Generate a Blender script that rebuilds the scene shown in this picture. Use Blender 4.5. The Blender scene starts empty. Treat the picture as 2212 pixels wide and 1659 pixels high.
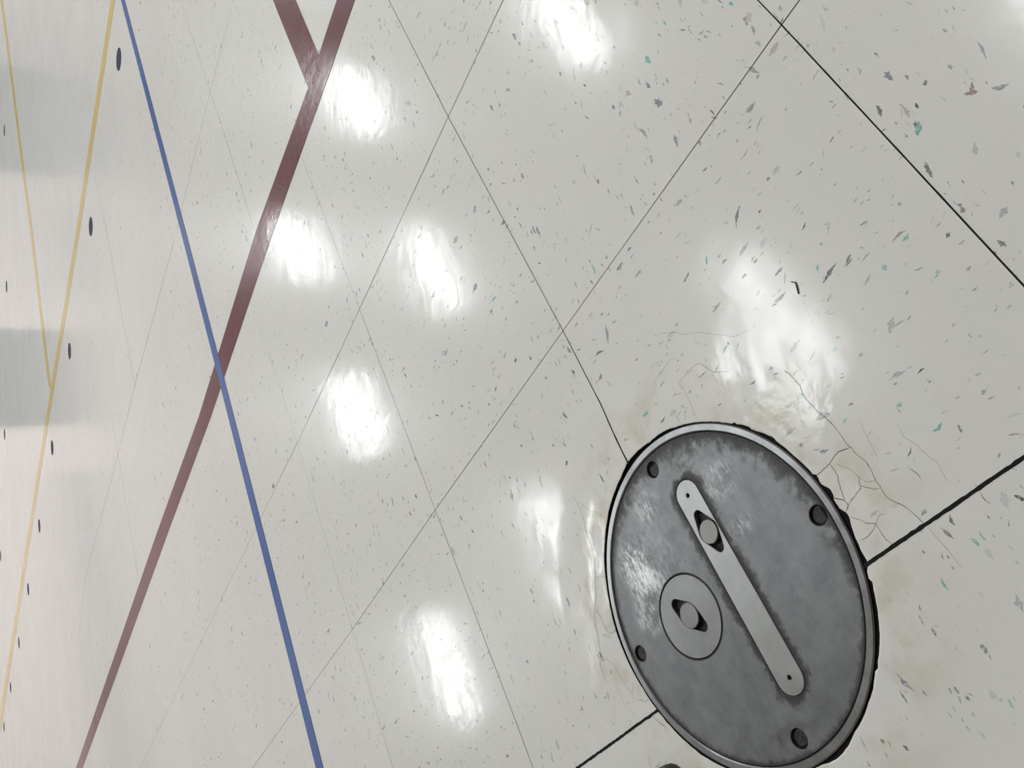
import bpy, bmesh, math, random
import numpy as np
from mathutils import Vector, Matrix, noise
from math import sin, cos, pi, radians

scn = bpy.context.scene
col = scn.collection

# ------------------------------------------------------------ camera, world, exposure
FPX, IW, IH = 1900.873, 2212.0, 1659.0
CAM = np.array([0.7620860, -1.0169273, 0.4888813])
ROT = np.array([[0.43708068, -0.37245581, -0.81868013],      # image right
                [-0.62127082, -0.78320870, 0.02463131],      # image down
                [-0.65037147, 0.49785620, -0.57372132]])     # view direction
cam_data = bpy.data.cameras.new('camera')
cam = bpy.data.objects.new('camera', cam_data)
col.objects.link(cam)
cam_data.sensor_fit = 'HORIZONTAL'
cam_data.sensor_width = 36.0
cam_data.lens = FPX / IW * 36.0
cam_data.clip_start = 0.02
cam_data.clip_end = 100
_m = Matrix.Identity(4)
for _i in range(3):
    _m[_i][0] = ROT[0][_i]; _m[_i][1] = -ROT[1][_i]; _m[_i][2] = -ROT[2][_i]; _m[_i][3] = CAM[_i]
cam.matrix_world = _m
scn.camera = cam

world = bpy.data.worlds.new('world')
scn.world = world
world.use_nodes = True
world.node_tree.nodes['Background'].inputs['Color'].default_value = (0, 0, 0, 1)
world.node_tree.nodes['Background'].inputs['Strength'].default_value = 0.0

scn.view_settings.view_transform = 'Standard'
scn.view_settings.look = 'None'
scn.view_settings.gamma = 1.0
scn.view_settings.use_curve_mapping = False
scn.view_settings.exposure = 1.56
scn.cycles.max_bounces = 8
scn.cycles.diffuse_bounces = 5
scn.cycles.glossy_bounces = 4
scn.cycles.use_denoising = True
scn.cycles.sample_clamp_indirect = 6.0

LAMP = 11.0            # radiance of the fluorescent diffusers
LAMP_COL = (0.962, 0.998, 0.99)
CEIL_Z = 5.0
X0, X1, Y0, Y1 = -12.2, 3.2, -3.4, 18.0     # the room

# ------------------------------------------------------------ helpers
def at(u, v, z=0.0):
    """a photo pixel -> the point it shows on the horizontal plane at height z"""
    d = ROT.T @ np.array([(u - IW / 2) / FPX, (v - IH / 2) / FPX, 1.0])
    return CAM + d * ((z - CAM[2]) / d[2])

def lin(r, g, b):
    f = lambda c: (c / 255 / 12.92) if c / 255 <= 0.04045 else ((c / 255 + 0.055) / 1.055) ** 2.4
    return (f(r), f(g), f(b))

def tag(o, label=None, cat=None, group=None, kind=None):
    if label: o['label'] = label
    if cat: o['category'] = cat
    if group: o['group'] = group
    if kind: o['kind'] = kind
    return o

def empty(name, loc):
    o = bpy.data.objects.new(name, None)
    o.empty_display_size = 0.05
    o.location = loc
    col.objects.link(o)
    return o

def link_mesh(name, me, mats, parent=None, loc=(0, 0, 0)):
    for m in (mats if isinstance(mats, (list, tuple)) else [mats]):
        me.materials.append(m)
    o = bpy.data.objects.new(name, me)
    o.location = loc
    if parent: o.parent = parent
    col.objects.link(o)
    return o

def bm_obj(name, bm, mats, parent=None, loc=(0, 0, 0), smooth=False):
    bmesh.ops.recalc_face_normals(bm, faces=bm.faces[:])
    me = bpy.data.meshes.new(name)
    bm.to_mesh(me); bm.free()
    if smooth:
        for p in me.polygons: p.use_smooth = True
    return link_mesh(name, me, mats, parent, loc)

def add_box(bm, x0, x1, y0, y1, z0, z1):
    v = [bm.verts.new((x, y, z)) for z in (z0, z1) for y in (y0, y1) for x in (x0, x1)]
    for f in ((0, 2, 3, 1), (4, 5, 7, 6), (0, 1, 5, 4), (2, 6, 7, 3), (0, 4, 6, 2), (1, 3, 7, 5)):
        bm.faces.new([v[i] for i in f])

def box_obj(name, x0, x1, y0, y1, z0, z1, mat, parent=None):
    bm = bmesh.new(); add_box(bm, x0, x1, y0, y1, z0, z1)
    return bm_obj(name, bm, mat, parent)

def circle(cx, cy, r, n=64):
    return [(cx + r * cos(2 * pi * k / n), cy + r * sin(2 * pi * k / n)) for k in range(n)]

def capsule(p, q, r, n=24):
    """stadium outline around the segment p-q, counter clockwise"""
    a = math.atan2(q[1] - p[1], q[0] - p[0])
    out = [(q[0] + r * cos(a - pi / 2 + pi * k / n), q[1] + r * sin(a - pi / 2 + pi * k / n)) for k in range(n + 1)]
    out += [(p[0] + r * cos(a + pi / 2 + pi * k / n), p[1] + r * sin(a + pi / 2 + pi * k / n)) for k in range(n + 1)]
    return out

def offset(loop, d):
    """move a closed loop along its averaged normals (positive = outwards for a ccw loop)"""
    n = len(loop); out = []
    for i in range(n):
        a, b, c = loop[i - 1], loop[i], loop[(i + 1) % n]
        t = Vector((c[0] - a[0], c[1] - a[1]))
        if t.length < 1e-9: t = Vector((1, 0))
        t.normalize()
        out.append((b[0] + t.y * d, b[1] - t.x * d))
    return out

def solid(bm, outer, holes, z0, z1, ch=0.0003):
    """flat plate with an outline, holes and small chamfers on every top edge"""
    loops = []
    for k, L in enumerate([outer] + list(holes)):
        s = -1 if k == 0 else 1
        top = [bm.verts.new((x, y, z1)) for x, y in offset(L, s * ch)]
        mid = [bm.verts.new((x, y, z1 - ch)) for x, y in L]
        bot = [bm.verts.new((x, y, z0)) for x, y in L]
        n = len(L)
        for i in range(n):
            j = (i + 1) % n
            for A, B in ((top, mid), (mid, bot)):
                bm.faces.new((A[i], A[j], B[j], B[i]))
        loops.append(top)
    edges = []
    for T in loops:
        for i in range(len(T)):
            e = bm.edges.get((T[i], T[(i + 1) % len(T)]))
            if e: edges.append(e)
    bmesh.ops.triangle_fill(bm, use_beauty=True, use_dissolve=False, edges=edges, normal=(0, 0, 1))

# ------------------------------------------------------------ node helpers
class NT:
    def __init__(self, name):
        self.m = bpy.data.materials.new(name)
        self.m.use_nodes = True
        self.t = self.m.node_tree
        self.b = self.t.nodes['Principled BSDF']
    def n(self, typ, **kw):
        x = self.t.nodes.new(typ)
        for k, v in kw.items(): setattr(x, k, v)
        return x
    def put(self, sock, v):
        if isinstance(v, bpy.types.NodeSocket): self.t.links.new(v, sock)
        elif v is not None:
            if hasattr(sock.default_value, '__len__') and len(sock.default_value) == 4 and len(v) == 3: v = (*v, 1)
            sock.default_value = v
    def math(self, op, a, b=None, c=None, clamp=False):
        x = self.n('ShaderNodeMath', operation=op, use_clamp=clamp)
        for i, v in enumerate((a, b, c)):
            if v is not None: self.put(x.inputs[i], v)
        return x.outputs[0]
    def vmath(self, op, a, b=None, out=0):
        x = self.n('ShaderNodeVectorMath', operation=op)
        self.put(x.inputs[0], a)
        if b is not None: self.put(x.inputs[1], b)
        return x.outputs[out]
    def mix(self, f, a, b):
        x = self.n('ShaderNodeMix', data_type='RGBA')
        self.put(x.inputs[0], f); self.put(x.inputs[6], a); self.put(x.inputs[7], b)
        return x.outputs[2]
    def ramp(self, v, a, b, lo=0.0, hi=1.0):
        x = self.n('ShaderNodeMapRange', interpolation_type='SMOOTHSTEP')
        self.put(x.inputs[0], v); self.put(x.inputs[1], a); self.put(x.inputs[2], b)
        self.put(x.inputs[3], lo); self.put(x.inputs[4], hi)
        return x.outputs[0]
    def noise(self, vec, scale, detail=3, rough=0.55, dist=0.0, out=0):
        x = self.n('ShaderNodeTexNoise')
        self.put(x.inputs['Vector'], vec)
        x.inputs['Scale'].default_value = scale; x.inputs['Detail'].default_value = detail
        x.inputs['Roughness'].default_value = rough; x.inputs['Distortion'].default_value = dist
        return x.outputs[out]
    def scale(self, vec, s, rot=(0, 0, 0), loc=(0, 0, 0)):
        x = self.n('ShaderNodeMapping')
        self.put(x.inputs[0], vec)
        x.inputs['Scale'].default_value = s; x.inputs['Rotation'].default_value = rot; x.inputs['Location'].default_value = loc
        return x.outputs[0]
    def bump(self, h, dist, strength=1.0, normal=None):
        x = self.n('ShaderNodeBump')
        self.put(x.inputs['Height'], h); x.inputs['Distance'].default_value = dist; x.inputs['Strength'].default_value = strength
        if normal is not None: self.put(x.inputs['Normal'], normal)
        return x.outputs[0]

def plain(name, c, rough=0.5, metal=0.0, var=0.06, scale=20, spec=0.5):
    t = NT(name)
    pos = t.n('ShaderNodeTexCoord').outputs['Object']
    nz = t.noise(pos, scale)
    d = tuple(max(0, x * (1 - var * 2)) for x in c); l = tuple(min(1, x * (1 + var * 2)) for x in c)
    t.put(t.b.inputs['Base Color'], t.mix(nz, d, l))
    t.b.inputs['Roughness'].default_value = rough
    t.b.inputs['Metallic'].default_value = metal
    t.b.inputs['Specular IOR Level'].default_value = spec
    return t.m

TILE = 0.3048
PC = (0.3162, -0.8740)              # centre of the metal plate
PS = (0.9868, 1.0118)
FLOOR = (0.695, 0.705, 0.688)

def wax(t, pos, base_ior=1.17):
    """shared gloss of the waxed floor: a thin clear coat over duller vinyl, faint swell, fine scuffs"""
    big = t.noise(pos, 5.0, 2)
    mid = t.noise(pos, 60.0, 4, 0.6)
    scuff = t.noise(t.scale(pos, (9, 260, 1), (0, 0, 0.7)), 1.0, 3, 0.6)
    scuff2 = t.noise(t.scale(pos, (300, 12, 1), (0, 0, -0.25)), 1.0, 3, 0.6)
    sc_ = t.math('MAXIMUM', t.ramp(scuff, 0.55, 0.75), t.ramp(scuff2, 0.55, 0.75))
    t.put(t.b.inputs['Roughness'], t.math('MULTIPLY_ADD', big, 0.08, 0.19))
    t.b.inputs['IOR'].default_value = base_ior
    r = t.math('MULTIPLY_ADD', t.ramp(mid, 0.40, 0.75), 0.05, 0.085)
    t.put(t.b.inputs['Coat Roughness'], t.math('MULTIPLY_ADD', sc_, 0.09, r))
    t.b.inputs['Coat IOR'].default_value = 1.30
    t.put(t.b.inputs['Coat Weight'], t.math('MULTIPLY_ADD', mid, -0.25, 0.82))
    n1 = t.bump(t.noise(pos, 7.0, 2, 0.5), 0.0007)
    n2 = t.bump(t.noise(pos, 38.0, 3, 0.55), 0.00020, normal=n1)
    dist = t.vmath('DISTANCE', pos, (PC[0], PC[1], 0), out=1)
    near = t.ramp(dist, 0.21, 0.14)
    h = t.math('MULTIPLY', t.noise(pos, 70.0, 4, 0.55), near)
    n3 = t.bump(h, 0.00030, normal=n2)
    t.put(t.b.inputs['Normal'], n3)
    n4 = t.bump(t.math('ADD', t.noise(pos, 420.0, 3, 0.6), t.math('MULTIPLY', scuff, 1.2)), 0.000025, normal=n3)
    t.put(t.b.inputs['Coat Normal'], n4)

def make_tile_mat():
    t = NT('vinyl_tile')
    pos = t.n('ShaderNodeTexCoord').outputs['Object']
    cell = t.vmath('FLOOR', t.vmath('MULTIPLY', pos, (1 / TILE, 1 / TILE, 0)))
    wn = t.n('ShaderNodeTexWhiteNoise', noise_dimensions='3D')
    t.put(wn.inputs['Vector'], cell)
    tone = t.mix(wn.outputs[0], tuple(x * 0.975 for x in FLOOR), tuple(x * 1.02 for x in FLOOR))
    mott = t.noise(pos, 22.0, 5, 0.6)
    c = t.mix(t.ramp(mott, 0.35, 0.7), t.mix(0.5, tone, (0.71, 0.685, 0.672)), tone)
    fine = t.noise(pos, 420.0, 3, 0.6)
    c = t.mix(t.ramp(fine, 0.58, 0.72, 0, 0.10), c, (0.36, 0.36, 0.36))
    # yellowed wax and dirt worked into the broken tile beside the plate
    dist = t.vmath('DISTANCE', pos, (PC[0], PC[1], 0), out=1)
    st = t.math('MULTIPLY', t.ramp(dist, 0.20, 0.125), t.ramp(t.noise(pos, 26.0, 4, 0.6), 0.42, 0.68))
    c = t.mix(t.math('MULTIPLY', st, 0.55), c, (0.50, 0.46, 0.35))
    t.put(t.b.inputs['Base Color'], c)
    wax(t, pos)
    return t.m

def make_chip_mat():
    t = NT('tile_chips')
    pos = t.n('ShaderNodeTexCoord').outputs['Object']
    a = t.n('ShaderNodeAttribute', attribute_name='chip_colour')
    c = t.mix(t.ramp(t.noise(pos, 620.0, 4, 0.65), 0.45, 0.68, 0, 0.65), a.outputs['Color'], FLOOR)
    t.put(t.b.inputs['Base Color'], c)
    wax(t, pos)
    return t.m

M_TILE = make_tile_mat()
M_CHIP = make_chip_mat()
M_SEAM = plain('seam_dirt', lin(30, 30, 28), 0.7, var=0.2, scale=300, spec=0.1)
M_HAIR = plain('tile_joint', lin(78, 77, 73), 0.4, var=0.1, scale=200, spec=0.3)
M_FAINT = plain('tight_tile_joint', lin(150, 147, 143), 0.3, var=0.08, scale=200, spec=0.4)
M_CRACK = plain('crack_dirt', lin(80, 72, 58), 0.6, var=0.2, scale=400, spec=0.3)
M_GRIME = plain('packed_dirt', lin(24, 24, 24), 0.8, var=0.35, scale=500, spec=0.1)

# ------------------------------------------------------------ the floor's shape near the plate
def smooth(a, b, x):
    t = min(1, max(0, (x - a) / (b - a))); return t * t * (3 - 2 * t)

def heave(x, y):
    """the tile is lipped up towards the plate's edge and along the broken flank"""
    dx, dy = x - PC[0], y - PC[1]
    r = math.hypot(dx, dy); a = math.atan2(dy, dx)
    if r > 0.245: return 0.0
    amp = 0.0007 + 0.0013 * max(0, cos(a - 1.75)) ** 2 + 0.0010 * max(0, cos(a - 2.75)) ** 4
    h = amp * smooth(0.195, 0.142, r)
    h += 0.00035 * noise.noise(Vector((x * 40, y * 40, 0.3))) * smooth(0.225, 0.16, r)
    return h * smooth(0.245, 0.215, r) if r > 0.215 else h

# outline of the dirt-filled gap around the plate, from the photograph
GAP_PX = [(1500, 912.9), (1466.4, 921.3), (1437.4, 931.6), (1408.5, 953.9), (1384.4, 972), (1360.3, 998.5), (1344.6, 1033.5),
 (1333.8, 1058.8), (1323.5, 1087.7), (1536.2, 911.1), (1584.4, 915.3), (1589.2, 912.3), (1592.8, 915.9), (1602.5, 916.5),
 (1623, 922.5), (1625, 927.4), (1656.7, 938.2), (1671.2, 944.2), (1678.4, 952.7), (1697.7, 967.2), (1712.1, 980.5), (1739.8, 1005.8),
 (1748.2, 1013), (1760.3, 1028.7), (1766.3, 1023.9), (1769.7, 1037.2), (1777.2, 1048), (1794, 1055.2), (1801.3, 1068.5),
 (1803, 1080.6), (1815.7, 1099.8), (1827.8, 1105.9), (1836.2, 1115.5), (1838.4, 1127.6), (1848.3, 1158.9), (1862.3, 1192.5),
 (1875.5, 1211.8), (1876.5, 1223.9), (1873.5, 1230.7), (1878.9, 1252.8), (1885, 1256.4), (1892.4, 1291.4), (1900.8, 1358.9),
 (1901.4, 1367.2), (1898.4, 1432.3), (1897.2, 1444.4), (1892.4, 1446.8), (1888.8, 1478.1), (1879.1, 1511.9), (1862.3, 1557.7),
 (1846.8, 1582), (1834.2, 1610.4), (1807.3, 1640.5), (1777.2, 1651.6), (1755, 1661), (1320.5, 1102), (1312.9, 1150.3),
 (1310.5, 1186.4), (1310.5, 1216.6), (1314, 1258.8), (1320, 1299.6), (1335.2, 1362.3), (1349.6, 1404.5), (1391.8, 1487.7),
 (1478, 1596.6), (1515, 1629), (1578, 1662)]
_g = sorted((math.atan2(p[1] - PC[1], p[0] - PC[0]), math.hypot(p[0] - PC[0], p[1] - PC[1])) for p in (at(*b) for b in GAP_PX))
_ga = np.array([x[0] for x in _g]); _gr = np.array([x[1] for x in _g])
_ga = np.r_[_ga - 2 * pi, _ga, _ga + 2 * pi]; _gr = np.r_[_gr, _gr, _gr]
def gap_radius(a):
    r = float(np.interp(a, _ga, _gr)) + 0.0005 * noise.noise(Vector((cos(a) * 25, sin(a) * 25, 2.0)))
    rim = 0.1246 / math.sqrt((cos(a) / PS[0]) ** 2 + (sin(a) / PS[1]) ** 2)
    return max(r, rim + 0.0005)

# ------------------------------------------------------------ build the floor as one mesh
class Poly:
    def __init__(self):
        self.v = []; self.f = []; self.mi = []; self.c = []
    def add(self, pts, mat, colr=(0.6, 0.6, 0.57)):
        i = len(self.v); self.v += pts; self.f.append(tuple(range(i, i + len(pts)))); self.mi.append(mat); self.c.append(colr)
FL = Poly()
TILE_S, CHIP_S, SEAM_S, HAIR_S, FAINT_S, CRACK_S, GRIME_S = range(7)

# base sheet with a round opening, then rings of fine mesh that follow the heave
NA = 360
RH = 0.25
ring_r = [RH - (RH - 0.128) * k / 52 for k in range(52)]
def ring_pts(k):
    out = []
    for a in range(NA):
        th = 2 * pi * a / NA - pi
        r = ring_r[k] if k < 52 else gap_radius(th)
        if k < 52:
            g = gap_radius(th)
            s = (RH - ring_r[k]) / (RH - ring_r[51])
            r = RH + (g + 0.0012 - RH) * s
        x, y = PC[0] + r * cos(th), PC[1] + r * sin(th)
        out.append((x, y, heave(x, y)))
    return out
rings = [ring_pts(k) for k in range(53)]
rings.append([(x, y, -0.0012) for x, y, z in rings[52]])          # tile edge going down
base_i = len(FL.v)
for R_ in rings: FL.v += R_
def ring_quads(k, mat):
    for a in range(NA):
        b = (a + 1) % NA
        i, j = base_i + k * NA, base_i + (k + 1) * NA
        FL.f.append((i + a, j + a, j + b, i + b)[::-1]); FL.mi.append(mat); FL.c.append((.6, .6, .57))
for k in range(52): ring_quads(k, TILE_S)
ring_quads(52, GRIME_S)
# dirt bed inside the gap
bed = len(FL.v)
FL.v += [(PC[0] + (gap_radius(2 * pi * a / NA - pi) + 0.001) * cos(2 * pi * a / NA - pi),
          PC[1] + (gap_radius(2 * pi * a / NA - pi) + 0.001) * sin(2 * pi * a / NA - pi),
          -0.0002 + 0.0003 * noise.noise(Vector((a * .3, 1, 1)))) for a in range(NA)]
FL.v += [(PC[0] + 0.112 * cos(2 * pi * a / NA - pi), PC[1] + 0.112 * sin(2 * pi * a / NA - pi), -0.0004) for a in range(NA)]
for a in range(NA):
    b = (a + 1) % NA
    FL.f.append((bed + a, bed + b, bed + NA + b, bed + NA + a)); FL.mi.append(GRIME_S); FL.c.append((.1, .1, .1))
# outer sheet: a square frame of quads around the opening
sq = 0.6
def sq_pt(th):
    c, s = cos(th), sin(th); m = max(abs(c), abs(s)); return (PC[0] + sq * c / m, PC[1] + sq * s / m, 0.0)
o_i = len(FL.v)
FL.v += [sq_pt(2 * pi * a / NA - pi) for a in range(NA)]
for a in range(NA):
    b = (a + 1) % NA
    FL.f.append((base_i + a, o_i + a, o_i + b, base_i + b)); FL.mi.append(TILE_S); FL.c.append((.6, .6, .57))
xs = [X0 - .2, PC[0] - sq, PC[0] + sq, X1 + .2]; ys = [Y0 - .2, PC[1] - sq, PC[1] + sq, Y1 + .2]
for i in range(3):
    for j in range(3):
        if i == 1 and j == 1: continue
        FL.add([(xs[i], ys[j], 0), (xs[i + 1], ys[j], 0), (xs[i + 1], ys[j + 1], 0), (xs[i], ys[j + 1], 0)], TILE_S)

rng = random.Random(7)

def strip(pts, widths, mat, eps=0.00010, jag=0.0, step=0.012, seed=0.0):
    """a line on the floor through world points, with a width at each point"""
    P = [np.array(p[:2]) for p in pts]
    Q = []; Wd = []
    for i in range(len(P) - 1):
        L = np.linalg.norm(P[i + 1] - P[i]); n = max(1, int(L / step))
        for k in range(n):
            t = k / n; Q.append(P[i] * (1 - t) + P[i + 1] * t); Wd.append(widths[i] * (1 - t) + widths[i + 1] * t)
    Q.append(P[-1]); Wd.append(widths[-1])
    left = []; right = []
    for i, q in enumerate(Q):
        t = Q[min(i + 1, len(Q) - 1)] - Q[max(i - 1, 0)]
        t = t / (np.linalg.norm(t) + 1e-12); n = np.array([-t[1], t[0]])
        j1 = 1 + jag * noise.noise(Vector((q[0] * 300, q[1] * 300, 1.7 + seed))); j2 = 1 + jag * noise.noise(Vector((q[0] * 300, q[1] * 300, 8.1 + seed)))
        a = q + n * Wd[i] / 2 * j1; b = q - n * Wd[i] / 2 * j2
        left.append(a); right.append(b)
    for i in range(len(Q) - 1):
        FL.add([(p[0], p[1], heave(p[0], p[1]) + eps) for p in (right[i], right[i + 1], left[i + 1], left[i])], mat)

def pxstrip(px, w, mat, **kw):
    pts = [at(*p) for p in px]
    ws = w if isinstance(w, (list, tuple)) else [w] * len(px)
    strip(pts, [x / 1000 for x in ws], mat, **kw)

# joints between the tiles (millimetres wide)
pxstrip([(837.6, -4), (968.4, 252.2), (1216.2, 714.6)], [.75, .75, .7], SEAM_S, jag=.3, step=.03)
pxstrip([(1216.2, 714.6), (1290, 858), (1362, 1002)], [.8, 1.1, 1.6], SEAM_S, jag=.4, step=.006)
pxstrip([(1089, -4), (968.4, 252.2), (776.8, 667.3), (641.9, 957.5)], [.85, .75, .8, .6], SEAM_S, jag=.3, step=.03)
pxstrip([(641.9, 957.5), (480, 1290), (427.6, 1400), (301, 1662)], [.8, .7, .7, .8], HAIR_S, step=.05)
pxstrip([(651, 337), (776.8, 667.3)], [.55, .5], HAIR_S, step=.03)
pxstrip([(776.8, 667.3), (940.4, 1101.5), (1114.6, 1559), (1153, 1662)], [.6, .65, .6, .7], SEAM_S, jag=.3, step=.03)
pxstrip([(1730, -4), (1688.3, 53.6), (1216.2, 714.6), (940.4, 1101.5), (761.6, 1359.1)], [.7, .7, .55, .6, .65], SEAM_S, jag=.3, step=.02)
pxstrip([(761.6, 1359.1), (617, 1559), (543, 1662)], [.7, .8, .8], HAIR_S, step=.03)
pxstrip([(1633, -4), (1688.3, 53.6), (1917.4, 300), (2216, 622)], [.8, .9, 1.0, 1.1], SEAM_S, jag=.3, step=.01)
pxstrip([(555, 690), (606.9, 840), (641.9, 957.5), (761.6, 1359.1), (820, 1559), (850, 1662)], [.3, .4, .4, .5, .6, .7], HAIR_S, step=.03)
pxstrip([(2216, 985), (1998, 1133.9), (1866, 1224)], [2.2, 2.5, 2.8], SEAM_S, jag=.45, step=.003)
pxstrip([(1424, 1533), (1330, 1600), (1240, 1664)], [2.2, 2.3, 2.3], SEAM_S, jag=.45, step=.003)
pxstrip([(190, -4), (217, 120), (257, 297)], [.9, 1.0, .4], HAIR_S, step=.1)
pxstrip([(205, 380), (229, 494), (291.4, 833)], [1.0, 1.2, 1.3], SEAM_S, jag=.3, step=.1)
pxstrip([(505, -4), (453.8, 199.6), (399.9, 420), (383, 494)], [.6, .8, 1.0, 1.1], SEAM_S, jag=.3, step=.1)
pxstrip([(376, 520), (291.4, 833), (254.9, 981.4)], [1.2, 1.3, 1.2], SEAM_S, jag=.3, step=.1)
pxstrip([(254.9, 981.4), (182.7, 1254), (168, 1400)], [1.3, 1.2, .9], SEAM_S, step=.1)
pxstrip([(518, 120), (459.6, 346), (416, 500), (354, 729), (280, 1000)], [.5, .6, .6, .7, .8], FAINT_S, step=.1)
pxstrip([(389, -4), (453.8, 199.6), (477.6, 268), (525.6, 420), (546, 487)], [.5, .6, .7, .75, .6], SEAM_S, step=.05)
pxstrip([(239.6, 883), (254.9, 981.4), (299.8, 1254)], [.7, 1.2, 1.1], SEAM_S, jag=.3, step=.1)
pxstrip([(298, 1345), (317.7, 1476), (337.8, 1580)], [.6, .6, .4], FAINT_S, step=.1)
pxstrip([(455, 1330), (468, 1400), (490, 1510), (520, 1662)], [.5, .5, .5, .5], FAINT_S, step=.1)

# cracks
CR = [([(1693.8, 799.7), (1711.4, 814.4), (1729.1, 832.1), (1737.9, 855.6), (1764.3, 885), (1790.8, 908.5), (1820.2, 943.7), (1831.4, 960), (1838.6, 966), (1850.7, 980.5), (1871.2, 996.2), (1884.5, 1017.9), (1895, 1041), (1905, 1056), (1919.9, 1076), (1953.7, 1092.9), (1982.6, 1117), (1998.3, 1133.9)], .5),
 ([(1838.6, 966), (1812.1, 975.7), (1804.9, 984.1), (1794, 1002.2), (1788, 1008.2), (1768.7, 1023.9), (1763.9, 1032.3)], .6),
 ([(1794, 1002.2), (1806.1, 1017.9), (1812.1, 1032.3), (1813.3, 1044.4), (1820.6, 1062.5), (1825.4, 1080.6), (1833.8, 1091.4), (1827.8, 1104.7)], .55),
 ([(1801.3, 1074.5), (1814.5, 1078.1), (1825.4, 1081.8)], .7),
 ([(1833.8, 1091.4), (1848.3, 1072.1), (1861.5, 1054), (1857.9, 1044.4), (1856, 1030)], .45),
 ([(1861.5, 1049.2), (1871.2, 1052.8), (1888, 1056.4), (1903, 1055)], .45),
 ([(1806.1, 1002.2), (1832.6, 1010.6), (1849.5, 1022.7), (1859.1, 1032.3), (1873.6, 1040.8), (1884.5, 1038.4), (1895, 1041)], .3),
 ([(1837.4, 1116.7), (1856.7, 1121.5), (1874.8, 1130), (1893.6, 1131.3), (1915.1, 1165.3), (1932, 1177.3)], .45),
 ([(1894.1, 1131.2), (1888, 1143.2), (1877.2, 1157.7), (1858, 1168)], .35), ([(1893.6, 1131.2), (1900, 1114), (1912, 1109)], .3),
 ([(1939, 914.5), (1951.3, 943.4), (1975.4, 957.9), (1999.5, 979.6), (2028.4, 1003.7), (2047.7, 1042.3)], .22),
 ([(2006.7, 1138.7), (2028, 1165), (2050, 1189.4), (2078, 1228)], .25), ([(1900, 996), (1872, 940), (1858, 905)], .2),
 ([(1408.8, 726.3), (1432.3, 718.9), (1455.8, 717.5), (1473.4, 722.5), (1508.7, 717.5), (1555.7, 723.3), (1588, 726.3), (1620.3, 711.6)], .22),
 ([(1420.5, 837.9), (1416.1, 826.2), (1429.3, 802.7), (1449.9, 776.2), (1464.6, 773.3)], .28),
 ([(1467.5, 826.2), (1482.2, 811.5), (1496.9, 793.9), (1511.6, 785), (1526.3, 793.9), (1543.9, 804.1), (1576.3, 801.2)], .35),
 ([(1467.5, 826.2), (1482.2, 843.8), (1491, 861.4), (1499.9, 885), (1502.8, 902.6)], .3),
 ([(1472, 876.1), (1485.2, 882), (1482.2, 908.5)], .3), ([(1458.7, 885), (1473.4, 914.3)], .3), ([(1418, 840), (1404, 872)], .2),
 ([(1456, 857), (1478, 848)], .3), ([(1499, 885), (1512, 905)], .25),
 ([(1242.5, 1072.7), (1260.7, 1109.2), (1270.7, 1145.6), (1282.3, 1182.1), (1290.5, 1225.2), (1289.5, 1258.4), (1292.2, 1284.9), (1288.9, 1314.7)], .42),
 ([(1288.9, 1314.7), (1290.5, 1347.9), (1297.2, 1381), (1300.5, 1414.2), (1300.5, 1440.7), (1312.1, 1473.9)], .35),
 ([(1288.9, 1314.7), (1302.1, 1331.3), (1312.1, 1354.5), (1322, 1369.4), (1332.3, 1363.1), (1335, 1352)], .45),
 ([(1252, 1082.6), (1279, 1102.5), (1292.2, 1105.8), (1299, 1112.5)], .25), ([(1292.2, 1105.8), (1287.2, 1135.7), (1285.6, 1152.3), (1269, 1145.6)], .28),
 ([(1285.6, 1152.3), (1288, 1180), (1299, 1200)], .22), ([(1292.2, 1245), (1312.1, 1243.5)], .3),
 ([(1270.7, 1235.2), (1269, 1265), (1282.3, 1294.8), (1288, 1312)], .3), ([(1242, 1072), (1226, 1085), (1224, 1105)], .18),
 ([(1300.5, 1414.2), (1323.7, 1430.8), (1332, 1440.7), (1351.9, 1477.2)], .3), ([(1297, 1381), (1285, 1425), (1300, 1478)], .18),
 ([(1381.2, 1512.2), (1389.3, 1511.5), (1397.5, 1514.9), (1404.3, 1505.4)], .4), ([(1408.3, 1539.3), (1420.5, 1554.3), (1442.2, 1574.6)], .55),
 ([(1352, 1477), (1370, 1500), (1372, 1471)], .3), ([(1250, 1010), (1290, 1060), (1312, 1090)], .15), ([(1330, 1470), (1350, 1520), (1385, 1560)], .2)]
for k, (px, w) in enumerate(CR):
    n = len(px)
    q = []
    for i in range(n - 1):                       # wander a little between the measured points
        q.append(px[i])
        for s in (1 / 3, 2 / 3):
            x = px[i][0] * (1 - s) + px[i + 1][0] * s; y = px[i][1] * (1 - s) + px[i + 1][1] * s
            q.append((x + rng.uniform(-1.3, 1.3), y + rng.uniform(-1.3, 1.3)))
    q.append(px[-1])
    ws = [w * .78 * (0.55 + 0.75 * abs(noise.noise(Vector((i * .7, k, 0)))) + .2) for i in range(len(q))]
    ws[0] *= .6; ws[-1] *= .4
    pxstrip(q, ws, CRACK_S, jag=.5, step=.003, seed=k)

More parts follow.
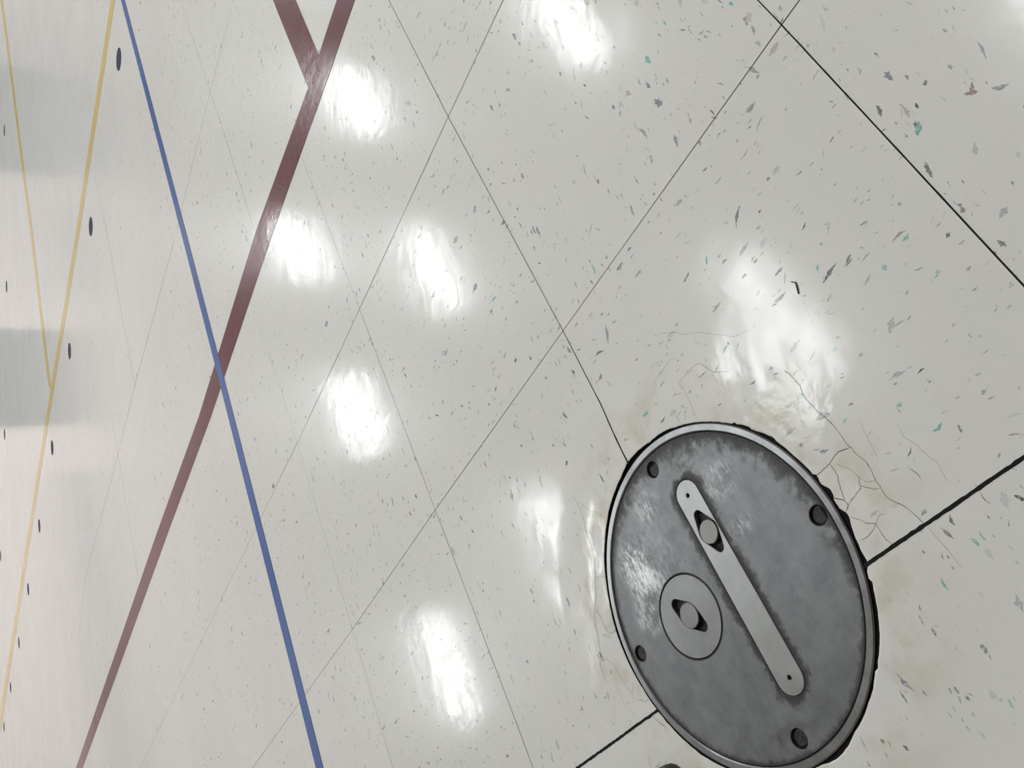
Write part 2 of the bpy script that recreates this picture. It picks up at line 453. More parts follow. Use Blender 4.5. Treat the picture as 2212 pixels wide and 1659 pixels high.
# coloured chips pressed into the vinyl
GREYB = lin(98, 100, 116); GREY = lin(112, 112, 110); TEAL = lin(98, 158, 150); BROWN = lin(124, 106, 102); DARK = lin(66, 66, 74)
def to_albedo(c): return tuple(min(1, x / 0.565 * 0.70) for x in c)
def chip(x, y, L, w, ang, colr, seed):
    r = random.Random(seed)
    n = 8 if L > 0.006 else 6 if L > 0.0035 else 4
    bend = r.uniform(-.13, .13) * L
    p = r.choice((1.2, 1.6, 2.2, 3.0))
    skew = r.uniform(-.35, .35)
    up = []; dn = []
    for k in range(n + 1):
        t = -1 + 2 * k / n
        ww = w / 2 * max(0.12, (1 - abs(t) ** p) * (1 + skew * t))
        cx = t * L / 2 + r.uniform(-.04, .04) * L; cy = bend * (1 - t * t)
        up.append((cx, cy + ww * r.uniform(.5, 1.25))); dn.append((cx + r.uniform(-.04, .04) * L, cy - ww * r.uniform(.5, 1.25)))
    ca, sa = cos(ang), sin(ang)
    def tr(q):
        X, Y = x + q[0] * ca - q[1] * sa, y + q[0] * sa + q[1] * ca
        return (X, Y, heave(X, Y) + 0.00004 + (seed % 50) * 0.0000009)
    for k in range(n):
        FL.add([tr(dn[k]), tr(dn[k + 1]), tr(up[k + 1]), tr(up[k])], CHIP_S, colr)

def in_view(x, y, m=30):
    c = ROT @ (np.array([x, y, 0.0]) - CAM)
    if c[2] < 0.05: return None
    u, v = FPX * c[0] / c[2] + IW / 2, FPX * c[1] / c[2] + IH / 2
    if -m < u < IW + m and -m < v < IH + m: return c[2]
    return None

sd = 0
for ti in range(-14, 5):
    for tj in range(-6, 12):
        cx, cy = (ti + .5) * TILE, (tj + .5) * TILE
        dz = None
        for ox in (0, -.5, .5):
            for oy in (0, -.5, .5):
                q = in_view(cx + ox * TILE, cy + oy * TILE, 120)
                if q is not None: dz = q if dz is None else min(dz, q)
        if dz is None or dz > 3.6: continue
        # the grid index j of a tile grows towards -Y; quarter-turned tiles alternate
        par = (ti + tj) % 2
        n = 820 if dz < 1.1 else (640 if dz < 1.8 else 250)
        for k in range(n):
            sd += 1
            x = (ti + rng.random()) * TILE; y = (tj + rng.random()) * TILE
            # cluster a little
            if noise.noise(Vector((x * 22, y * 22, 5.0))) < -0.12 and rng.random() < 0.6: continue
            if math.hypot(x - PC[0], y - PC[1]) < 0.134: continue
            big = rng.random()
            L = min(0.013, math.exp(rng.gauss(math.log(0.0032), 0.55)))
            if big < 0.03: L = rng.uniform(0.007, 0.012)
            asp = rng.choice((rng.uniform(.10, .22), rng.uniform(.2, .38), rng.uniform(.35, .8)))
            if L > .005: asp *= .7
            ang = (0.0 if par == 0 else pi / 2) + rng.gauss(0, .26)
            if rng.random() < .08: ang = rng.uniform(0, pi)
            u = rng.random()
            base = TEAL if u < .09 else BROWN if u < .25 else GREYB if u < .50 else DARK if u < .57 else GREY
            s = rng.uniform(.18, 1.0)
            if L < .003: s *= .85
            if base is TEAL: s = rng.uniform(.35, .95)
            b = to_albedo(base)
            chip(x, y, L, L * asp, ang, tuple(FLOOR[i] * (1 - s) + b[i] * s for i in range(3)), sd)

# chips that stand out in the photograph: end points in pixels, width in mm, colour, strength
for (a, b, w, c, s) in [((1600, 445), (1592, 492), 3.2, GREYB, .95), ((1696, 632), (1668, 662), 3.6, GREYB, .95), ((1805, 570), (1778, 611), 3.5, DARK, .9),
  ((1527, 553), (1527, 571), 1.8, TEAL, .9), ((1616, 525), (1598, 552), 4.2, GREYB, .6), ((1489, 588), (1477, 610), 2.2, BROWN, .95),
  ((1690, 578), (1675, 595), 2.2, DARK, .8), ((1637, 559), (1627, 568), 2.2, BROWN, .9), ((1768, 572), (1766, 585), 3.2, TEAL, .8), ((1916, 574), (1906, 582), 5, TEAL, .65),
  ((1880, 593), (1867, 617), 1.8, BROWN, .6), ((1961, 625), (1958, 637), 2.0, TEAL, .8), ((1931, 685), (1922, 720), 5.5, GREY, .45), ((1572, 739), (1576, 743), 2.4, DARK, .9),
  ((1572, 748), (1563, 762), 2.2, TEAL, .8), ((1553, 788), (1547, 805), 1.8, TEAL, .85), ((1726, 849), (1737, 855), 1.6, TEAL, .95), ((1437, 823), (1427, 837), 1.6, TEAL, .8),
  ((1404, 885), (1392, 898), 2.6, TEAL, .95), ((1440, 900), (1430, 912), 3, GREYB, .8), ((1720, 925), (1700, 942), 3.5, GREYB, .65), ((1790, 971), (1773, 975), 3, GREYB, .8),
  ((2034, 912), (2014, 932), 2.4, TEAL, .95), ((2070, 918), (2077, 934), 1.8, GREY, .9), ((1968, 966), (1959, 987), 1.4, DARK, .9), ((2096, 1164), (2114, 1180), 2.6, TEAL, .75),
  ((2193, 1071), (2214, 1081), 2.8, DARK, .9), ((2052, 1111), (2063, 1134), 2.4, DARK, .8), ((2118, 1063), (2138, 1086), .9, DARK, .8), ((1984, 262), (1982, 294), 4.5, TEAL, .9),
  ((1978, 262), (1978, 276), 3, DARK, .8), ((1892, 228), (1903, 252), 2.6, DARK, .8), ((2100, 178), (2096, 200), 3.6, BROWN, .9), ((2110, 198), (2084, 203), 3.0, BROWN, .9),
  ((1912, 157), (1928, 173), 4.0, GREYB, .8), ((1955, 162), (1962, 172), 2, BROWN, .8), ((1993, 182), (2002, 176), 4, DARK, .7), ((2037, 63), (2047, 69), 2, GREY, .7), ((2175, 448), (2160, 470), 6, GREYB, .5),
  ((2085, 450), (2075, 458), 4.5, GREY, .85), ((2052, 503), (2045, 514), 3.2, DARK, .85), ((1616, 28), (1622, 46), 8, BROWN, .35), ((1606, 40), (1612, 42), 3.5, BROWN, .75),
  ((1685, 12), (1688, 24), 3, TEAL, .6), ((1456, 290), (1464, 316), 3.6, GREYB, .8), ((1395, 178), (1405, 190), 3, GREYB, .8), ((1253, 133), (1255, 148), 3.5, GREYB, .6),
  ((1340, 218), (1338, 235), 2.6, TEAL, .6), ((1308, 703), (1314, 742), 3.6, GREYB, .7), ((1144, 770), (1147, 778), 2.6, DARK, .85), ((1224, 1290), (1231, 1312), 2.6, GREYB, .95),
  ((1205, 1330), (1215, 1352), 1.4, TEAL, .6), ((1103, 1128), (1112, 1144), 1.6, GREYB, .8), ((1115, 1030), (1119, 1042), 2, GREYB, .9), ((1090, 1024), (1092, 1040), 2.2, TEAL, .75),
  ((1164, 1025), (1172, 1056), 1, DARK, .8), ((1000, 1070), (1004, 1086), 2.4, TEAL, .5), ((874, 805), (878, 816), 2.6, DARK, .8), ((1026, 1462), (1024, 1470), 3.4, GREYB, .75),
  ((832, 1567), (826, 1576), 2.6, GREY, .8), ((2196, 1285), (2210, 1320), 5, GREYB, .45), ((1770, 30), (1780, 70), 3, TEAL, .25), ((908, 25), (900, 42), 2.4, GREYB, .8), ((1010, 45), (1002, 64), 2.2, GREYB, .75),
  ((690, 432), (686, 446), 2.6, GREYB, .7), ((1880, 545), (1862, 566), 1.6, GREY, .6), ((1762, 628), (1720, 690), .8, GREY, .15)]:
    P, Q = at(*a)[:2], at(*b)[:2]
    sd += 1
    bb = to_albedo(c)
    m = (P + Q) / 2; d = Q - P
    L = max(np.linalg.norm(d), .003)
    chip(m[0], m[1], L * 1.1, w / 1000, math.atan2(d[1], d[0]), tuple(FLOOR[i] * (1 - s) + bb[i] * s for i in range(3)), sd)

me = bpy.data.meshes.new('floor')
me.from_pydata(FL.v, [], FL.f)
me.polygons.foreach_set('material_index', FL.mi)
att = me.attributes.new('chip_colour', 'FLOAT_COLOR', 'CORNER')
buf = np.ones((len(me.loops), 4), dtype=np.float32)
tot = np.array([len(f) for f in FL.f])
buf[:, :3] = np.repeat(np.array(FL.c, dtype=np.float32), tot, axis=0)
att.data.foreach_set('color', buf.ravel())
for p in me.polygons:
    if p.material_index == TILE_S: p.use_smooth = True
me.update()
floor = link_mesh('floor', me, [M_TILE, M_CHIP, M_SEAM, M_HAIR, M_FAINT, M_CRACK, M_GRIME])
tag(floor, 'pale off-white speckled vinyl tile floor, waxed and cracked near the plate', 'floor', kind='structure')

# ------------------------------------------------------------ walls, ceiling, doors (seen only as reflections in the wax)
M_WALL = plain('wall_paint', (0.70, 0.59, 0.58), 0.7, var=0.02, scale=3)
M_WARM_WALL = plain('brown_warming_wall', (0.34, 0.27, 0.22), 0.6, var=0.08, scale=2)  # unseen walls made brown to darken and warm the nearby floor
M_CEIL = plain('ceiling_paint', (0.82, 0.81, 0.79), 0.8, var=0.02, scale=4)
M_DOOR = plain('grey_door_paint', (0.035, 0.033, 0.04), 0.5, var=0.04, scale=5)
M_PAD = plain('grey_wall_panel', (0.05, 0.047, 0.058), 0.6, var=0.04, scale=5)
M_BAND = plain('light_grey_band', (0.22, 0.21, 0.22), 0.6, var=0.03, scale=5)
for nm, b in (('wall_west', (X0 - .2, X0, Y0 - .2, Y1 + .2, -.05, CEIL_Z + .4)), ('wall_east', (X1, X1 + .2, Y0 - .2, Y1 + .2, -.05, CEIL_Z + .4)),
              ('wall_south', (X0, X1, Y0 - .2, Y0, -.05, CEIL_Z + .4)), ('wall_north', (X0, X1, Y1, Y1 + .2, -.05, CEIL_Z + .4))):
    tag(box_obj(nm, *b, M_WARM_WALL if nm in ('wall_south', 'wall_east') else M_WALL), kind='structure')
tag(box_obj('ceiling', X0, X1, Y0, Y1, CEIL_Z + .2, CEIL_Z + .4, M_CEIL), kind='structure')
d1 = tag(empty('door_1', (X0, 9.35, 0)), kind='structure')
for y0, y1 in ((-.93, -.012), (.012, .93)):
    bm = bmesh.new(); add_box(bm, 0.0, .05, y0, y1, .01, 2.05); bm_obj('leaf', bm, M_DOOR, d1)
bm = bmesh.new()
add_box(bm, 0, .07, -1.0, -.935, 0, 2.12); add_box(bm, 0, .07, .935, 1.0, 0, 2.12); add_box(bm, 0, .07, -.935, .935, 2.06, 2.12)
bm_obj('frame', bm, M_DOOR, d1)
tag(box_obj('trim_1', X0, X0 + .06, 14.5, Y1, 0.0, 2.5, M_PAD), kind='structure')
tag(box_obj('trim_2', X0, X0 + .03, 2.2, 7.4, 1.62, 2.15, M_BAND), kind='structure')
tag(box_obj('trim_3', X0, X0 + .03, 11.2, 13.6, 2.12, 2.6, M_BAND), kind='structure')
tag(box_obj('trim_4', X0, X0 + .03, 14.8, Y1, 2.6, 3.7, M_BAND), kind='structure')

# ------------------------------------------------------------ ceiling lights
M_HOUSE = plain('light_housing', (0.75, 0.75, 0.74), 0.4, var=0.01)
_t = NT('lit_diffuser')
_t.b.inputs['Base Color'].default_value = (0.8, 0.8, 0.8, 1)
_t.b.inputs['Emission Color'].default_value = (*LAMP_COL, 1)
_t.b.inputs['Emission Strength'].default_value = LAMP
M_LIT = _t.m
def make_light(loc):
    r = empty('ceiling_light', loc)
    w, l = 0.22, 0.67
    bm = bmesh.new()
    solid(bm, [(-w - .04, -l - .04), (w + .04, -l - .04), (w + .04, l + .04), (-w - .04, l + .04)], [[(-w, -l), (-w, l), (w, l), (w, -l)][::-1]], -.09, 0.0, .002)
    add_box(bm, -w - .04, w + .04, -l - .04, l + .04, 0.0, .02)
    h = bm_obj('housing', bm, M_HOUSE, r)
    bm = bmesh.new(); add_box(bm, -w, w, -l, l, -.075, -.065)
    bm_obj('diffuser', bm, M_LIT, r)
    for y in (-.4, .4):
        bm = bmesh.new(); add_box(bm, -.006, .006, y - .006, y + .006, .02, .2 + CEIL_Z - loc[2])
        bm_obj('hanger', bm, M_HOUSE, r)
    return r
proto = None
for lx in (-8.63, -5.75, -2.36, 0.32):
    for ly in (1.9, 5.75, 9.05, 12.8):  # farthest row is unseen, added to raise the diffuse light
        if ly > 12 and lx < -8: continue          # the far corner is unlit
        p = (lx, ly, CEIL_Z)
        if proto is None: r = proto = make_light(p)
        else:
            r = proto.copy(); col.objects.link(r); r.location = p
            for ch in proto.children:
                c = ch.copy(); col.objects.link(c); c.parent = r
        tag(r, 'fluorescent ceiling light over the floor, in a grid partly showing as glare in the wax', 'ceiling light', 'ceiling lights above the floor')

# ------------------------------------------------------------ painted lines
def paint(name, c, rough=0.16, var=0.05):
    t = NT(name)
    pos = t.n('ShaderNodeTexCoord').outputs['Object']
    nz = t.noise(pos, 14.0, 4)
    fine = t.noise(pos, 260.0, 3)
    k = t.mix(nz, tuple(x * (1 - 2 * var) for x in c), tuple(min(1, x * (1 + 2 * var)) for x in c))
    t.put(t.b.inputs['Base Color'], t.mix(t.ramp(fine, .62, .75, 0, .12), k, (.55, .5, .5)))
    wax(t, pos, 1.16)
    return t.m
M_RED = paint('wine_red_paint', lin(94, 32, 50), var=.06)
M_BLUE = paint('blue_paint', lin(54, 94, 160))
M_YEL = paint('yellow_paint', lin(210, 188, 128))
M_NAVY = plain('navy_vinyl', lin(18, 28, 54), .6, var=.1, scale=60, spec=.12)
M_EDGE = M_SEAM

def line_obj(name, left_px, right_px, z, mat, label, cat='floor line', group=None, ext=(0, 0)):
    """a painted stripe between two traced edges, carried on past the frame, with its own thickness"""
    A = [at(*p)[:2] for p in left_px]; B = [at(*p)[:2] for p in right_px]
    if ext[0]:
        d = (A[0] + B[0] - A[1] - B[1]) / 2; d /= np.linalg.norm(d); A.insert(0, A[0] + d * ext[0]); B.insert(0, B[0] + d * ext[0])
    if ext[1]:
        d = (A[-1] + B[-1] - A[-2] - B[-2]) / 2; d /= np.linalg.norm(d); A.append(A[-1] + d * ext[1]); B.append(B[-1] + d * ext[1])
    bm = bmesh.new()
    n = len(A)
    vt = [[bm.verts.new((p[0], p[1], zz)) for p in L] for L, zz in ((A, z), (B, z), (A, 0.00012), (B, 0.00012))]
    for i in range(n - 1):
        bm.faces.new((vt[0][i], vt[0][i + 1], vt[1][i + 1], vt[1][i]))
        bm.faces.new((vt[0][i], vt[0][i + 1], vt[2][i + 1], vt[2][i]))
        bm.faces.new((vt[1][i], vt[1][i + 1], vt[3][i + 1], vt[3][i]))
    for i in (0, n - 1): bm.faces.new((vt[0][i], vt[1][i], vt[3][i], vt[2][i]))
    o = bm_obj(name, bm, mat)
    return tag(o, label, cat, group)

line_obj('floor_line', [(728, 0), (666.3, 189), (553, 500), (429.7, 900), (339.5, 1150), (164, 1659)],
         [(767, 0), (708, 170), (590.5, 500), (456, 900), (363.2, 1150), (178.7, 1659)], 0.00045, M_RED,
         'long wine-red line crossing under the blue line from top to bottom left', group=None, ext=(0.9, 4.0))
line_obj('floor_line', [(590, 0), (628, 95), (668, 194)], [(638.6, 0), (664, 60), (694, 132)], 0.00040, M_RED,
         'short wine-red line at the top, branching off the long wine-red line', ext=(2.6, 0))
line_obj('floor_line', [(261.6, 0), (391, 500), (475.5, 830), (561, 1170), (683, 1659)], [(269.7, 0), (401.7, 500), (488, 830), (575, 1170), (699, 1659)], 0.00060, M_BLUE,
         'narrow blue line running down over the wine-red line', ext=(5.0, 0.6))
line_obj('floor_line', [(239.6, 0), (164.3, 500), (102.8, 883), (84, 1000), (28.6, 1357), (6, 1500)], [(248.6, 0), (172.4, 500), (110.2, 883), (90.6, 1000), (36.5, 1357), (14, 1500)], 0.00045, M_YEL,
         'long yellow line left of the blue line, running past both grey reflections', ext=(3.0, 1.6))
line_obj('floor_line', [(1.5, 0), (47.3, 361.7), (65.4, 500), (89.8, 711), (104, 830)], [(6.6, 0), (52.7, 361.7), (70.8, 500), (95.8, 711), (112, 850)], 0.00040, M_YEL,
         'thin yellow line at the left edge, joining the long yellow line in a V', ext=(3.0, 0))

def dot(u, v, r, label, group):
    p = at(u, v)
    bm = bmesh.new()
    solid(bm, circle(0, 0, r, 48), [], 0.0001, 0.0007, 0.0002)
    o = bm_obj('floor_dot', bm, M_NAVY, loc=(p[0], p[1], 0))
    return tag(o, label, 'floor dot', group)
ROW = [(256.7, 128), (196.2, 489.5), (150.3, 758.5), (112.8, 967), (85, 1136), (61, 1273), (41, 1388.5), (23, 1484.5), (8.7, 1570)]
WHERE = ['largest navy dot, between the yellow line and the blue line at the top',
         'navy dot just right of the long yellow line, second from the top of its row',
         'navy dot at the edge of the lower grey reflection, third of its row',
         'navy dot below the grey reflection, fourth from the top of its row',
         'small navy dot right of the yellow line, fifth from the top of its row',
         'thin navy dot right of the yellow line, sixth from the top of its row',
         'thin navy dot right of the yellow line near its end, seventh of its row',
         'tiny navy dot beside the lowest bit of yellow line, eighth of its row',
         'faint navy dot in the bottom left corner, last of its row']
for (u, v), w in zip(ROW, WHERE): dot(u, v, 0.0285, w, 'navy dots right of the yellow line')
for (u, v), w in zip([(9.5, 282), (14.2, 619), (10, 938.5), (1.2, 1201)],
                     ['far navy dot at the left edge inside the upper grey reflection', 'far navy dot at the left edge between the two grey reflections',
                      'far navy dot at the left edge below the lower grey reflection', 'farthest navy dot, cut off by the left edge, lowest of its row']):
    dot(u, v, 0.030, w, 'far navy dots at the left edge')

# ------------------------------------------------------------ the round metal floor plate
def make_metal(name, dark, light, rough, grime=None, worn=None, streak=0.7):
    t = NT(name)
    pos = t.n('ShaderNodeTexCoord').outputs['Object']
    cl = t.noise(pos, 38.0, 6, 0.68)
    br = t.noise(t.scale(pos, (900, 40, 1), (0, 0, streak)), 1.0, 3, 0.6)
    br2 = t.noise(t.scale(pos, (50, 1100, 1), (0, 0, streak + .5)), 1.0, 3, 0.6)
    k = t.math('MULTIPLY_ADD', cl, .85, t.math('MULTIPLY', br, .22))
    c = t.mix(t.ramp(k, .22, .88), dark, light)
    c = t.mix(t.ramp(br2, .68, .78, 0, .45), c, tuple(min(1, x * 1.9) for x in light))
    rg = t.math('MULTIPLY_ADD', cl, .18, rough - .09)
    if worn:
        for (wx, wy, rx, ry, amt) in worn:
            q = t.vmath('DIVIDE', t.vmath('SUBTRACT', pos, (wx, wy, 0)), (rx, ry, 1))
            d = t.vmath('LENGTH', q, out=1)
            msk = t.math('MULTIPLY', t.ramp(d, 1.0, .35), t.ramp(t.math('ADD', t.noise(t.scale(pos, (420, 110, 1), (0, 0, .62)), 1.0, 5, .75), t.math('MULTIPLY', cl, .9)), .86, 1.12))
            c = t.mix(t.math('MULTIPLY', msk, amt), c, (.62, .63, .64))
    if grime:
        g = grime(t, pos)
        c = t.mix(g, c, (.011, .0115, .011))
        t.put(t.b.inputs['Metallic'], t.math('MULTIPLY_ADD', g, -.88, .9))
        rg = t.math('MULTIPLY_ADD', g, .2, rg)
    else: t.b.inputs['Metallic'].default_value = .9
    t.put(t.b.inputs['Base Color'], c)
    t.put(t.b.inputs['Roughness'], rg)
    t.put(t.b.inputs['Normal'], t.bump(t.math('ADD', br, t.math('MULTIPLY', cl, 2.0)), .00006))
    return t.m

BARX, BARH, BARR = 0.0195, 0.0724, 0.0120
def cover_grime(t, pos):
    nz = t.noise(pos, 170.0, 6, .72)
    nl = t.noise(pos, 42.0, 4, .6)
    w = t.math('ADD', t.math('MULTIPLY_ADD', nz, 2.6, t.math('MULTIPLY', nl, 2.6)), -1.65)          # ~0.3 .. 1.2
    sep = t.n('ShaderNodeSeparateXYZ'); t.put(sep.inputs[0], pos)
    x = t.math('SUBTRACT', sep.outputs[0], BARX)
    yc = t.math('SUBTRACT', t.math('ABSOLUTE', sep.outputs[1]), BARH)
    yc = t.math('MAXIMUM', yc, 0.0)
    d = t.math('SUBTRACT', t.math('SQRT', t.math('ADD', t.math('MULTIPLY', x, x), t.math('MULTIPLY', yc, yc))), BARR)
    bar = t.ramp(d, t.math('MULTIPLY', w, .0082), t.math('MULTIPLY', w, .0016))
    rr = t.vmath('LENGTH', t.vmath('DIVIDE', pos, (PS[0], PS[1], 1)), out=1)
    e = t.math('SUBTRACT', .1180, rr)
    far = t.ramp(t.math('ADD', sep.outputs[1], t.math('MULTIPLY', sep.outputs[0], .75)), .0, .10, .0050, .0180)
    edge = t.ramp(e, t.math('MULTIPLY', w, far), t.math('MULTIPLY', w, .0006))
    di = t.vmath('DISTANCE', pos, (-.0375, .0008, 0), out=1)
    ins = t.ramp(di, .0334, .0322)
    q = t.vmath('LENGTH', t.vmath('DIVIDE', t.vmath('SUBTRACT', pos, (-.008, -.104, 0)), (.034, .009, 1)), out=1)
    smear = t.math('MULTIPLY', t.ramp(q, 1.1, .3), t.ramp(nl, .42, .62, 0, .6))
    q2 = t.vmath('LENGTH', t.vmath('DIVIDE', t.vmath('SUBTRACT', pos, (.03, .094, 0)), (.03, .03, 1)), out=1)
    soft = t.math('MULTIPLY', t.ramp(q2, 1.2, .2), t.ramp(nz, .45, .7, 0, .55))
    speck = t.ramp(t.noise(pos, 900.0, 3, .7), .30, .62, .70, 1.0)
    g = t.math('MULTIPLY', t.math('MAXIMUM', bar, edge), t.math('MULTIPLY', speck, .97))
    return t.math('MAXIMUM', t.math('MAXIMUM', g, ins), t.math('MAXIMUM', smear, soft))

M_COVER = make_metal('worn_grey_metal', (.115, .12, .128), (.215, .222, .232), .46, cover_grime,
                     worn=[(-.066, .056, .026, .030, .9), (-.078, .022, .020, .022, .55), (-.052, .030, .020, .020, .5), (-.025, .090, .020, .016, .40), (.052, .066, .024, .022, .28), (.045, .028, .022, .010, .35), (-.045, .05, .05, .05, .15)])
M_RIM = make_metal('rim_metal', (.16, .165, .175), (.32, .325, .335), .30)
M_BAR = make_metal('bar_metal', (.24, .245, .25), (.33, .335, .34), .38, streak=.3)
M_PIN = make_metal('pin_metal', (.15, .15, .15), (.23, .23, .23), .42)
M_SCREW = plain('grimy_screw', (.02, .02, .021), .5, metal=.4, var=.35, scale=600)
M_HOLE = plain('dark_recess', (.018, .018, .018), .7, var=.3, scale=500)

plate = tag(empty('floor_plate', (PC[0], PC[1], 0)), 'round grey metal floor plate with long bar and round insert, sunk in cracked tiles', 'floor plate')
def sc(L): return [(x * PS[0], y * PS[1]) for x, y in L]
ZR, ZC, ZB = 0.0019, 0.0011, 0.0013
bm = bmesh.new()
solid(bm, sc(circle(0, 0, .1246, 180)), [sc(circle(0, 0, .1184, 180))], -.006, ZR, .0009)
bm_obj('rim', bm, M_RIM, plate)

bar_out = capsule((BARX, -BARH), (BARX, BARH), BARR)
ins_c, ins_r = (-.0375, .0008), .0313
scr = [((.0005, .1085), .0066), ((.1085, .0005), .0068), ((-.1068, .0018), .0064), ((.0006, -.1075), .0068)]
bm = bmesh.new()
solid(bm, sc(circle(0, 0, .1179, 160)), [offset(bar_out, .00035), circle(*ins_c, ins_r + .00055, 96)] + [circle(*c, r, 36) for c, r in scr], -.003, ZC, .0004)
cover = bm_obj('cover', bm, M_COVER, plate)
bm = bmesh.new()
solid(bm, sc(circle(0, 0, .1183, 96)), [], -.006, -.0031, .0002)
bm_obj('base', bm, M_HOLE, plate)

def slot(c, half, w, ang, tip=.0046):
    """slot with small round ends and a wide round middle: the hull of three circles"""
    d = (cos(ang), sin(ang)); e = half - tip
    pts = circle(c[0] - d[0] * e, c[1] - d[1] * e, tip, 24) + circle(*c, w, 40) + circle(c[0] + d[0] * e, c[1] + d[1] * e, tip, 24)
    pts = sorted(set(pts))
    def half_hull(P):
        out = []
        for p in P:
            while len(out) > 1 and (out[-1][0] - out[-2][0]) * (p[1] - out[-2][1]) - (out[-1][1] - out[-2][1]) * (p[0] - out[-2][0]) <= 1e-12: out.pop()
            out.append(p)
        return out[:-1]
    return half_hull(pts) + half_hull(pts[::-1])

def pin(parent, c, r, z, label):
    bm = bmesh.new()
    solid(bm, circle(*c, r, 40), [], -.003, z, .0005)
    o = bm_obj('pin', bm, M_PIN, parent)
    if label: o['label'] = label
    return o
# long bar with its slot, the pin in the slot and two small holes
bm = bmesh.new()
sl = slot((.0205, .0410), .0182, .0097, radians(97), .0040)
solid(bm, bar_out, [sl, circle(BARX, BARH, .0016, 20), circle(BARX, -BARH, .0016, 20)], -.0025, ZB, .0004)
bar = bm_obj('bar', bm, M_BAR, plate); bar['label'] = 'long brighter metal bar with rounded ends'
pin(bar, (.0202, .0405), .0091, ZB + .0002, 'dark round pin in the slot of the bar')
# round insert
bm = bmesh.new()
sl = slot((-.0376, .0016), .0190, .0098, math.atan2(-.0299, .0188))
solid(bm, circle(*ins_c, ins_r, 96), [sl], -.0025, ZC + .0001, .0004)
ins = bm_obj('insert', bm, M_PIN, plate); ins['label'] = 'round metal insert ringed by a dark groove'
M_INS = make_metal('insert_metal', (.16, .165, .17), (.25, .255, .262), .40, streak=-.5)
ins.data.materials[0] = M_INS
pin(ins, (-.0378, .0014), .0098, ZC + .0003, None)
# four sunk screws
def screw(c, r):
    bm = bmesh.new()
    n = 28; cz = [(-.0014, .0), (-.0008, .45), (-.0007, .72), (-.0011, .95)]
    prev = None
    for z, f in cz[1:]:
        R_ = [bm.verts.new((c[0] + r * f * cos(2 * pi * k / n), c[1] + r * f * sin(2 * pi * k / n), z)) for k in range(n)]
        if prev is None:
            for k in range(n): pass
            ctr = bm.verts.new((c[0], c[1], -.0009))
            for k in range(n): bm.faces.new((ctr, R_[k], R_[(k + 1) % n]))
        else:
            for k in range(n): bm.faces.new((prev[k], R_[k], R_[(k + 1) % n], prev[(k + 1) % n]))
        prev = R_
    bot = [bm.verts.new((c[0] + r * .95 * cos(2 * pi * k / n), c[1] + r * .95 * sin(2 * pi * k / n), -.0028)) for k in range(n)]
    for k in range(n): bm.faces.new((prev[k], bot[k], bot[(k + 1) % n], prev[(k + 1) % n]))
    o = bm_obj('screw', bm, M_SCREW, plate)
    bm = bmesh.new()
    a = .5
    for s in (0, pi / 2):
        ca, sa = cos(a + s), sin(a + s)
        q = [(-.5, -.11), (.5, -.11), (.5, .11), (-.5, .11)]
        vs = [bm.verts.new((c[0] + r * (x * ca - y * sa), c[1] + r * (x * sa + y * ca), -.00055 + (0.00002 if s else 0))) for x, y in q]
        bm.faces.new(vs)
    bm_obj('cross_recess', bm, M_HOLE, o)
for c, r in scr: screw(c, r)

# ------------------------------------------------------------ litter on the floor
M_TWIG = plain('dry_brown_sliver', lin(58, 54, 44), .7, var=.2, scale=800)
tw = [at(1709, 608.5), at(1719.5, 610.5), at(1723, 622), at(1726, 635)]
bm = bmesh.new()
prev = None
for i, p in enumerate(tw):
    r = (.00025, .0004, .00045, .0004)[i]
    d = tw[min(i + 1, 3)] - tw[max(i - 1, 0)]; d = d / np.linalg.norm(d); s = np.array([-d[1], d[0], 0])
    ring = [bm.verts.new(tuple(p + s * r * cos(2 * pi * k / 8) + np.array([0, 0, r + r * sin(2 * pi * k / 8) + .0001]) - np.array(tw[1]))) for k in range(8)]
    if prev:
        for k in range(8): bm.faces.new((prev[k], prev[(k + 1) % 8], ring[(k + 1) % 8], ring[k]))
    else: bm.faces.new(ring)
    prev = ring
bm.faces.new(prev)
tag(bm_obj('twig', bm, M_TWIG, loc=tuple(tw[1])), 'tiny dark bent sliver lying on the floor above the metal plate', 'debris')

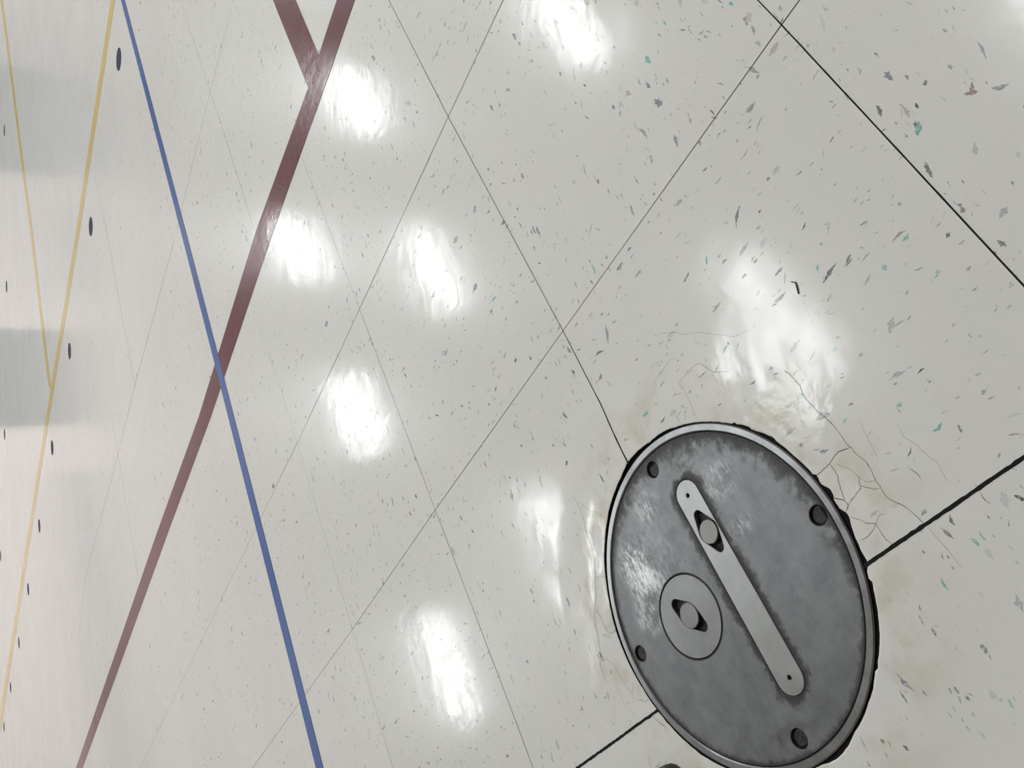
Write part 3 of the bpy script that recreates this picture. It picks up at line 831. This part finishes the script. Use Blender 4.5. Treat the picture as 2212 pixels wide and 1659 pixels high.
# ------------------------------------------------------------ shoe tip at the bottom edge
M_SHOE = plain('dark_brown_leather', lin(84, 77, 69), .55, var=.12, scale=120)
M_SOLE = plain('dark_sole', lin(52, 47, 42), .7, var=.1, scale=120)
tipw = at(1438, 1660, 0.012)
fdir = np.array([0.62127, 0.78321]); sdir = np.array([fdir[1], -fdir[0]])
shoe = tag(empty('shoe', (tipw[0], tipw[1], 0)), 'brown shoe tip cut off by the bottom edge, left of the metal plate', 'shoe')
def shoe_w(s):
    """half width at distance s behind the tip"""
    pts = [(0, 0), (.001, .0058), (.003, .0095), (.007, .0136), (.014, .0185), (.03, .026), (.06, .036), (.09, .042), (.13, .040), (.19, .033), (.24, .032), (.272, .026), (.283, .012), (.286, 0)]
    return float(np.interp(s, [p[0] for p in pts], [p[1] for p in pts]))
def shoe_h(s): return float(np.interp(s, [0, .002, .008, .03, .07, .12, .17, .23, .275, .286], [.017, .020, .024, .033, .046, .066, .088, .092, .088, .07]))
SS = [0, .001, .003, .007, .014, .03, .06, .09, .13, .19, .24, .272, .283, .286]
def outline(k=1.0, n=0): 
    L = [(s, shoe_w(s) * k) for s in SS]; return L + [(s, -w) for s, w in L[-2:0:-1]]
def sh(s, w): q = -fdir * s + sdir * w; return (q[0], q[1])
bm = bmesh.new()
loop = [sh(s, w) for s, w in outline()]
area = sum(loop[i - 1][0] * loop[i][1] - loop[i][0] * loop[i - 1][1] for i in range(len(loop)))
solid(bm, loop if area > 0 else loop[::-1], [], 0.0006, .010, .0004)
bm_obj('sole', bm, M_SOLE, shoe)
bm = bmesh.new()
prev = None
for s in SS[1:-1]:
    w = shoe_w(s) * .97; h = shoe_h(s) - .0095
    ring = []
    for k in range(17):
        a = pi * k / 16
        x = w * cos(a); z = .0095 + h * (sin(a) ** .75 if sin(a) > 0 else 0)
        q = sh(s, x); ring.append(bm.verts.new((q[0], q[1], z)))
    if prev:
        for k in range(16): bm.faces.new((prev[k], prev[k + 1], ring[k + 1], ring[k]))
    else: bm.faces.new(ring)
    prev = ring
bm.faces.new(prev)
bm_obj('upper', bm, M_SHOE, shoe, smooth=True)
